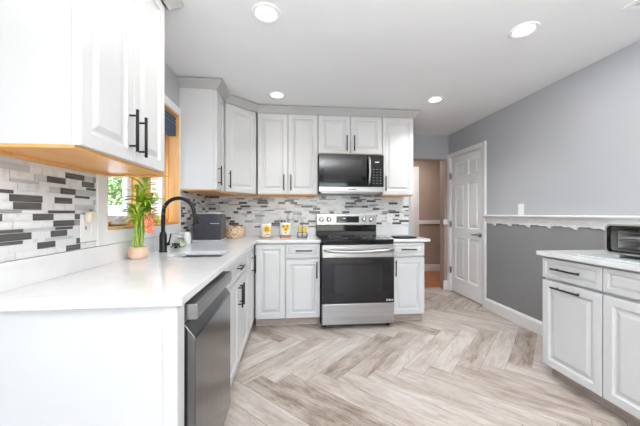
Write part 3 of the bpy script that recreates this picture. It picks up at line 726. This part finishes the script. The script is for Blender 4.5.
# ---------------------------------------------------------------- counter items
# potted plant
pp = thing('potted_plant', 'lucky bamboo with coral flower in a pale clay pot by the window', 'plant', (-.925, 1.86, ZT))
MB().lathe([(.001, 0), (.036, 0), (.046, .006), (.054, .025), (.054, .045), (.048, .068), (.044, .072), (.040, .069), (.042, .058), (.001, .058)], seg=32).build('pot', 'pot', pp)
MB().lathe([(.001, .0595), (.0405, .0595), (.0405, .0585), (.001, .0585)], seg=20).build('pebbles', 'soil', pp)
tips = []
for k, (bx_, by_, tx, ty, tz) in enumerate(((-.012, .01, .0, .01, .40), (.012, -.004, .040, .0, .46), (.0, -.016, .025, -.03, .36), (.018, .014, .055, .03, .38), (-.018, -.006, -.01, .0, .34))):
    P = [(bx_+(tx-bx_)*u+.008*math.sin(u*5+k), by_+(ty-by_)*u+.006*math.cos(u*4+k), .055+(tz-.055)*u) for u in [i/12 for i in range(13)]]
    MB().tube(P, [.0075+(.0012 if i % 3 == 0 else 0)-.0002*i for i in range(13)], 10).build('stalk', 'stalk', pp)
    tips.append(P)
rr = random.Random(21)
def leaf(mb, base, az, L, wd_, up0, curl, m=0):
    pos = Vector(base); el = up0; n = 9; a, b2, c = [], [], []
    side = Vector((-math.sin(az), math.cos(az), 0))
    for i in range(n+1):
        u = i/n; hw = wd_*(math.sin(PI*min(1, u*.92+.08)))**.8*.5*(1-.35*u)+.0004
        a.append(mb.v(*(pos+side*hw+Vector((0, 0, hw*.5))))); b2.append(mb.v(*(pos-side*hw+Vector((0, 0, hw*.5)))))
        c.append(mb.v(*pos))
        d = Vector((math.cos(az)*math.cos(el), math.sin(az)*math.cos(el), math.sin(el))); pos = pos+d*(L/n); el -= curl/n
    for i in range(n):
        mb.face([a[i], a[i+1], c[i+1], c[i]], m, True); mb.face([c[i], c[i+1], b2[i+1], b2[i]], m, True)
for ti_, P in enumerate(tips):
    for k in range(17):
        mb = MB(); base = P[rr.randint(5, 12)]; az = rr.uniform(0, 2*PI); L_ = rr.uniform(.10, .17)
        if math.cos(az) < -.2: L_ *= .85
        leaf(mb, base, az, L_, rr.uniform(.020, .032), rr.uniform(.5, 1.3), rr.uniform(.9, 2.2))
        mb.build('leaf', 'leaf', pp, fix=False)
for (az, L_, u0, cu, h) in ((-1.9, .20, .75, 1.1, 11), (-2.2, .15, .35, 1.0, 9), (-1.5, .18, .9, 1.2, 12), (.9, .18, .8, 1.2, 12), (.4, .15, .3, .9, 8), (-1.2, .16, .3, .9, 8), (0.2, .15, 1.1, 1.4, 12), (-.6, .15, .7, 1.5, 10)):
    mb = MB(); leaf(mb, tips[1][h], az, L_, .030, u0, cu); mb.build('leaf', 'leaf', pp, fix=False)
fl = MB()
for k in range(46):
    u = k/46; c = Vector((.070+.010*math.sin(k*2.4), -.01+.016*math.cos(k*2.4), .155+.125*u))
    az = k*2.4; r0 = .020*(1-.3*u)
    fl.T = Matrix.Translation(c) @ Matrix.Rotation(az, 4, 'Z') @ Matrix.Rotation(rr.uniform(.3, 1.2), 4, 'Y')
    fl.lathe([(.001, 0), (r0*.5, .004), (r0*.62, .012), (r0*.4, .02), (.001, .024)], seg=8, sy=.6)
fl.T = Matrix(); fl.build('flower_spike', 'coral', pp)

# stone on the sill
sh = MB()
def blob(mb, cx_, cy_, cz_, rx, ry, rz_, seed, amp=.18, nu=14, nv=9, m=0):
    q = random.Random(seed); ph = [q.uniform(0, 6) for _ in range(6)]
    R = []
    for j in range(nv+1):
        th_ = PI*j/nv; row = []
        for i in range(nu):
            a = 2*PI*i/nu; k = 1+amp*(math.sin(3*a+ph[0]+2*th_)*.5+math.sin(5*a+ph[1]-3*th_)*.3+math.cos(4*th_+ph[2]+a)*.4)
            if j in (0, nv): k = 1
            s_ = max(math.sin(th_), .02); row.append((cx_+rx*k*s_*math.cos(a), cy_+ry*k*s_*math.sin(a), cz_-rz_*math.cos(th_)*(k*.5+.5)))
        R.append(row)
    mb.rings(R, m, True)
zs_ = WZ0+.0125
blob(sh, 0, 0, .016, .026, .080, .016, 1, .12); blob(sh, .002, .010, .036, .018, .036, .020, 2, .25); blob(sh, -.002, -.04, .026, .016, .026, .014, 4, .25)
so2 = sh.build('decorative_stone', 'shell'); so2.location = (XL-.050, 1.905, zs_); tag(so2, 'pale white shell-like stone lying on the window sill', 'stone')

# black brush rest, soap dispenser and bottle near the faucet
bk = thing('sink_caddy_stand', 'small black stand on the worktop right of the faucet', 'caddy', (-.905, 2.385, ZT))
MB().lathe([(.001, 0), (.014, 0), (.020, .004), (.010, .012), (.007, .02), (.012, .028), (.018, .034), (.001, .036)], seg=16).build('stem', 'blackplastic', bk)
for k in range(4):
    a = k*PI/2+.5
    MB().tube([(0, 0, .02), (.022*math.cos(a), .022*math.sin(a), .022), (.032*math.cos(a), .032*math.sin(a), .006)], [.006, .007, .006], 8).build('foot', 'blackplastic', bk)
MB().tube([(-.03, 0, .034), (.03, 0, .034)], .006, 8).build('crossbar', 'blackplastic', bk)
sd = thing('soap_jar', 'clear jar of pale green soap beside the sink', 'jar', (-.915, 2.50, ZT))
MB().lathe([(.001, 0), (.038, 0), (.045, .006), (.047, .04), (.040, .060), (.020, .068), (.020, .076), (.001, .076)], seg=24).build('glass_body', 'jarglass', sd)
MB().lathe([(.001, .004), (.037, .004), (.042, .010), (.043, .038), (.001, .038)], seg=24).build('soap', 'sage', sd)
MB().lathe([(.001, .0765), (.023, .0765), (.023, .088), (.001, .09)], seg=20).tube([(0, 0, .09), (0, 0, .112), (.035, 0, .112), (.042, 0, .104)], .005, 8).build('pump', 'white', sd)
wb = thing('spray_bottle', 'white bottle standing in the corner past the soap jar', 'bottle', (-.925, 2.70, ZT))
MB().lathe([(.001, 0), (.026, 0), (.030, .005), (.030, .08), (.024, .10), (.012, .112), (.001, .112)], seg=24).build('bottle_body', 'white', wb)
MB().lathe([(.001, .1125), (.014, .1125), (.014, .132), (.001, .132)], seg=16).build('cap', 'blackplastic', wb)

# countertop ice maker
im = thing('countertop_appliance', 'charcoal box-shaped countertop appliance with silver lid and base', 'appliance', (-.80, 2.965, ZT), .0)
MB().box(-.128, .128, -.125, .125, .014, .27, bev=.018, seg=4).build('body', 'char', im)
MB().box(-.132, .132, -.13, .13, .0, .022, bev=.006).build('base_plate', 'silver', im)
MB().box(.0, .126, -.118, .118, .268, .288, bev=.008, seg=3).build('lid', 'silver', im)
MB().box(-.085, -.02, -.11, -.02, .266, .279, bev=.004).build('top_button_pad', 'silver', im)
MB().box(.035, .118, -.1285, -.1235, .03, .175, bev=.003).build('side_panel', 'char', im)
MB().box(.035, .118, -.131, -.1235, .176, .182).build('side_trim', 'silver', im)
# basket
bkts = thing('woven_basket', 'brown and cream speckled basket between charcoal appliance and sunflower canister', 'basket', (-.625, 3.30, ZT))
mb = MB(); mb.lathe([(.001, 0), (.07, 0), (.085, .010), (.100, .05), (.103, .09), (.098, .13), (.092, .13), (.096, .09), (.092, .05), (.06, .012), (.001, .010)], seg=36, sy=.8); mb.build('basket_body', 'basket', bkts)
mb = MB(); mb.tube([(.096*math.cos(2*PI*k/30), .077*math.sin(2*PI*k/30), .130) for k in range(31)], .006, 8); mb.build('rim', 'basket', bkts)

def sunflower(mb, cx_, cz_, r, y, rad=None, my_=0, mo=1, npet=14):
    """flat flower facing -y on a surface at y(x)"""
    yy = (lambda x: y) if rad is None else (lambda x: -math.sqrt(max(rad*rad-x*x, 0))-.0006)
    for k in range(npet):
        a = 2*PI*k/npet; c, s_ = math.cos(a), math.sin(a); P = []
        for u, v_ in ((.45, -.12), (.8, -.17), (1.0, 0), (.8, .17), (.45, .12)):
            x, z = cx_+r*(u*c-v_*s_), cz_+r*(u*s_+v_*c); P.append((x, yy(x)-.0002*(k % 2), z))
        q = [mb.v(*p) for p in P]; mb.face(q, my_)
    P = [mb.v(cx_+r*.55*math.cos(2*PI*k/16), yy(cx_+r*.55*math.cos(2*PI*k/16))-.0035, cz_+r*.55*math.sin(2*PI*k/16)) for k in range(16)]; mb.face(P, mo)
def leafpatch(mb, cx_, cz_, w_, h_, rad, m):
    P = [(cx_-w_/2, cz_), (cx_-w_*.3, cz_+h_*.5), (cx_-w_*.1, cz_+h_*.3), (cx_, cz_+h_), (cx_+w_*.15, cz_+h_*.3), (cx_+w_*.35, cz_+h_*.55), (cx_+w_/2, cz_)]
    q = [mb.v(x, -math.sqrt(max(rad*rad-x*x, 0))-.0005, z) for x, z in P]; mb.face(q, m)
cn_ = thing('canister', 'white canister with one sunflower on a wooden base, left of the crock', 'canister', (-.285, 3.32, ZT))
MB().lathe([(.001, .014), (.060, .014), (.062, .018), (.062, .155), (.059, .160), (.001, .160)], seg=40).build('jar_body', 'ceramic', cn_)
MB().lathe([(.001, 0), (.068, 0), (.073, .005), (.073, .013), (.001, .0135)], seg=40).build('wooden_base', 'kraftwood', cn_)
mb = MB(); sunflower(mb, .016, .100, .046, 0, .0625, npet=16); leafpatch(mb, .018, .024, .06, .038, .0625, 2); mb.build('sunflower_print', ['yellow', 'orange', 'green'], cn_, fix=False)
ut = thing('utensil_crock', 'white sunflower crock holding whisk and spoons on the back counter', 'crock', (-.066, 3.40, ZT))
MB().lathe([(.001, .028), (.066, .028), (.068, .032), (.068, .165), (.064, .170), (.060, .166), (.062, .05), (.001, .045)], seg=40).build('crock_body', 'ceramic', ut)
MB().lathe([(.001, 0), (.062, 0), (.067, .005), (.067, .026), (.001, .0275)], seg=40).build('wooden_base', 'kraftwood', ut)
mb = MB(); sunflower(mb, -.020, .125, .028, 0, .0685); sunflower(mb, .020, .130, .026, 0, .0685); sunflower(mb, .002, .095, .028, 0, .0685); leafpatch(mb, .03, .095, .02, .02, .0685, 2); leafpatch(mb, 0, .05, .02, .02, .0685, 2)
mb.build('sunflower_print', ['yellow', 'orange', 'green'], ut, fix=False)
def utensil(name, label, dx, dy, az, tilt, kind):
    o = thing(name, label, 'utensil', (-.066+dx, 3.40+dy, ZT+.052))
    d = Vector((math.sin(tilt)*math.cos(az), math.sin(tilt)*math.sin(az), math.cos(tilt))); L_ = .165
    q = d.to_track_quat('Z', 'Y').to_matrix().to_4x4()
    h = MB(); h.T = q; h.tube([(0, 0, 0), (0, 0, L_)], .0055, 8); h.build('shaft', 'silver', o)
    e = MB(); e.T = q
    if kind == 'spoon': e.lathe([(.001, L_), (.022, L_-.01), (.034, L_+.020), (.028, L_+.05), (.001, L_+.062)], seg=16, sy=.25)
    elif kind == 'turner': e.box(-.026, .026, -.002, .002, L_, L_+.075, bev=.0015)
    elif kind == 'whisk':
        for k in range(5):
            a = PI*k/5; e.tube([(.003*math.cos(a), .003*math.sin(a), L_)]+[(.024*math.sin(PI*u)*math.cos(a), .024*math.sin(PI*u)*math.sin(a), L_+.09*math.sin(PI*u/2)) for u in (.25, .5, .75, .97)], .0015, 6)
            e.tube([(-.003*math.cos(a), -.003*math.sin(a), L_)]+[(-.024*math.sin(PI*u)*math.cos(a), -.024*math.sin(PI*u)*math.sin(a), L_+.09*math.sin(PI*u/2)) for u in (.25, .5, .75, .97)], .0015, 6)
    e.build({'spoon': 'spoon_bowl', 'turner': 'blade', 'whisk': 'wires'}[kind], 'white' if kind != 'whisk' else 'silver', o)
utensil('serving_spoon', 'white bowled spoon leaning far left in the sunflower crock', -.025, 0, PI, .30, 'spoon')
utensil('turner', 'flat white turner leaning left of centre in the sunflower crock', -.008, .02, PI, .14, 'turner')
utensil('whisk', 'wire whisk leaning right in the sunflower crock', .022, 0, 0, .38, 'whisk')
utensil('serving_spoon', 'white bowled spoon standing nearly upright in the middle of the sunflower crock', .006, -.02, .3, .10, 'spoon')
utensil('ladle', 'white headed spoon leaning forward right in the sunflower crock', .018, .022, .9, .22, 'spoon')
utensil('spatula', 'white spatula leaning far right in the sunflower crock', .026, -.02, -.8, .26, 'turner')
# salt and pepper in a rack
sr = thing('shaker_rack', 'black wire rack with white striped base left of the range', 'rack', (.125, 3.32, ZT))
MB().box(-.055, .055, -.032, .032, .004, .012, bev=.002).build('rack_base', 'blackplastic', sr)
mb = MB()
for z in (.030, .055): mb.tube([(-.055, -.032, z), (.055, -.032, z), (.055, .032, z), (-.055, .032, z), (-.055, -.032, z)], .0025, 6)
for a in (-.055, .055):
    for c in (-.032, .032): mb.tube([(a, c, .0), (a, c, .056)], .0025, 6)
mb.tube([(0, 0, .012), (0, 0, .175)], .003, 8); mb.tube([(.012*math.cos(2*PI*k/14), 0, .187+.012*math.sin(2*PI*k/14)) for k in range(15)], .0025, 6); mb.build('wire_frame', 'blackplastic', sr)
for x, lb in ((-.028, 'yellow capped glass shaker in the rack, left of the pair'), (.028, 'yellow capped glass shaker in the rack, right of the pair, next to the range')):
    s_ = thing('salt_shaker', lb, 'shaker', (.125+x, 3.32, ZT+.0125))
    MB().lathe([(.001, 0), (.020, 0), (.022, .004), (.022, .055), (.017, .075), (.001, .075)], seg=20).build('shaker_body', 'ceramic', s_)
    MB().lathe([(.0225, .045), (.0222, .060), (.019, .076), (.017, .098), (.012, .118), (.001, .124)], seg=20).build('shaker_cap', 'amber', s_)
# black tray on the right of the range
tr = thing('serving_tray', 'flat black oval tray lying on the small worktop right of the range', 'tray', (1.262, 3.14, ZT))
MB().lathe([(.001, .004), (.10, .004), (.105, .000), (.125, .002), (.148, .014), (.150, .018), (.146, .018), (.125, .008), (.001, .008)], seg=40, sy=.8).build('tray_body', 'blackplastic', tr)
MB().tube([(-.15, .0, .012), (-.19, .02, .004), (-.19, .14, .004), (-.12, .28, .004)], .003, 6).build('cord', 'blackplastic', tr)

# ---------------------------------------------------------------- toaster oven on the right worktop
TX, TY = 1.935, 1.615
to = thing('toaster_oven', 'pewter toaster oven with rounded glass front on the right worktop', 'toaster oven', (TX, TY, ZT+.006), -PI/2)
TW, TD, TH = .50, .36, .215
def rrect(x0, x1, z0, z1, r, y, n=6):
    out = []
    for cx_, cz_, a0 in ((x1-r, z1-r, 0), (x0+r, z1-r, PI/2), (x0+r, z0+r, PI), (x1-r, z0+r, 1.5*PI)):
        for k in range(n+1): a = a0+k*PI/2/n; out.append((cx_+r*math.cos(a), y, cz_+r*math.sin(a)))
    return out
z0_, z1_ = .026, TH-.012
mb = MB(); mb.rings([rrect(.004, TW-.004, z0_, z1_, .03, TD), rrect(.0, TW, z0_-.002, z1_+.002, .032, .05), rrect(.0, TW, z0_-.002, z1_+.002, .032, .004), rrect(.004, TW-.004, z0_+.002, z1_-.002, .030, -.0), rrect(.020, TW-.020, z0_+.018, z1_-.018, .018, .0), rrect(.022, TW-.022, z0_+.019, z1_-.019, .018, .02), rrect(.022, TW-.022, z0_+.019, z1_-.019, .018, TD-.02)], 0, False, (True, True)); mb.build('housing', 'ovenside', to)
mb = MB(); mb.rings([rrect(.018, TW-.018, z0_+.009, z1_-.009, .022, -.0005), rrect(.018, TW-.018, z0_+.009, z1_-.009, .022, -.004), rrect(.036, TW-.036, z0_+.020, z1_-.019, .014, -.005), rrect(.038, TW-.038, z0_+.021, z1_-.020, .012, .002)], 0, False, (False, False)); dof = mb.build('door_frame', 'glassblack', to)
mb = MB(); mb.rings([rrect(.037, TW-.037, z0_+.0205, z1_-.0195, .012, -.003), rrect(.037, TW-.037, z0_+.0205, z1_-.0195, .012, -.001)], 0, False); mb.build('door_glass', 'tglass', dof)
for zz in (.062, .105, .15):
    mb = MB()
    for k in range(3): mb.tube([(.045, .04+k*.1, zz), (TW-.045, .04+k*.1, zz)], .003, 6)
    for k in range(10): mb.tube([(.05+k*(TW-.1)/9, .04, zz+.004), (.05+k*(TW-.1)/9, .26, zz+.004)], .002, 6)
    mb.build('oven_rack', 'steelin', to)
MB().box(.06, TW-.06, .03, .26, .118, .135, bev=.006).build('baking_pan', 'steelin', to)
MB().box(.03, .035, .06, .26, .06, .16).build('reflector_plate', 'white', to)
for fx in (.05, TW-.05):
    for fy in (.03, TD-.05): MB().box(fx-.02, fx+.02, fy-.015, fy+.015, 0, .0255, bev=.004).build('foot', 'silver', to)
MB().box(.09, TW-.09, .02, .04, .006, .024).build('lower_vent', 'blackplastic', to)
MB().tube([(.0, .12, .05), (-.034, .12, .055), (-.036, .12, .10), (-.032, .12, .158), (.0, .12, .162)], .006, 8).build('side_handle', 'silver', to)
bd = MB().box(0, .44, -.0, .60, 0, .005, bev=.002).build('glass_cutting_board', noisy('pale_blue_board', (.55, .66, .70), (.80, .84, .85), .08, (6, 30, 6))); bd.location = (1.865, 1.12, ZT+.0005)
tag(bd, 'pale blue glass board under the toaster oven', 'cutting board')

# ---------------------------------------------------------------- outdoors beyond the sink window
st(MB().box(-14, -1.16, -4, 16, -.45, -.35).build('ground_outside', 'concrete'), 'pale paving outside the sink window', 'ground')
ow = MB(); ow.T = Matrix.Translation((-5.2, 8.6, 0)) @ Matrix.Rotation(-.5, 4, 'Z'); ow.box(-3.2, 3.0, 0, .2, -.35, 1.36); ow.box(-3.25, 3.05, -.04, .24, 1.3605, 1.42, bev=.01); tag(ow.build('garden_wall', 'concrete'), 'bright white garden wall seen through the sink window', 'garden wall')
br = thing('brick_pier', 'red brick pier with white edge seen through the right sash', 'brick pier', (-1.395, 3.3, -.35))
MB().box(-.17, .244, 0, .3, 0, 3.2).build('brickwork', 'brick', br); MB().box(-.205, -.171, .0, .3, 0, 3.2).build('white_edging', 'trim', br)
def tree(x, y, h, rad, n, seed, label):
    t_ = thing('tree', label, 'tree', (x, y, -.35)); q = random.Random(seed)
    MB().tube([(0, 0, 0), (.05, 0, h*.3), (-.03, .05, h*.6), (0, 0, h*.8)], [.13, .11, .08, .03], 8).build('trunk', 'bark', t_)
    mb = MB()
    for k in range(n):
        while True:
            p = Vector((q.uniform(-1, 1), q.uniform(-1, 1), q.uniform(-1, 1)))
            if .35 < p.length < 1: break
        c = Vector((p.x*rad, p.y*rad, h*.58+p.z*h*.42)); s_ = q.uniform(.09, .17)
        mb.T = Matrix.Translation(c) @ Matrix.Rotation(q.uniform(0, 6), 4, 'Z') @ Matrix.Rotation(q.uniform(-1.2, 1.2), 4, 'X')
        mb.face([mb.v(-s_*.5, 0, 0), mb.v(0, -s_*.4, .01), mb.v(s_*.8, 0, 0), mb.v(0, s_*.4, .01)])
    mb.T = Matrix(); o = mb.build('crown', 'leafout', t_, fix=False)
tree(-9.2, 11.6, 5.0, 1.5, 6000, 5, 'leafy green tree behind the garden wall, left in the near sash')
tree(-5.9, 11.9, 4.6, 1.5, 6000, 6, 'leafy green tree behind the garden wall, right in the near sash')

# repeats share a group
for o in COL.objects:
    if o.parent: continue
    k = o.name.split('.')[0]
    g = {'recessed_light': 'recessed ceiling lights', 'salt_shaker': 'shakers in the wire rack', 'serving_spoon': 'utensils in the sunflower crock', 'turner': 'utensils in the sunflower crock',
         'whisk': 'utensils in the sunflower crock', 'ladle': 'utensils in the sunflower crock', 'spatula': 'utensils in the sunflower crock', 'ceiling_vent': 'ceiling vents',
         'tree': 'trees behind the garden wall', 'quartz_upstand': 'quartz upstands', 'drawer_base_cabinet': 'drawer base cabinets beside the range'}.get(k)
    if g: o['group'] = g
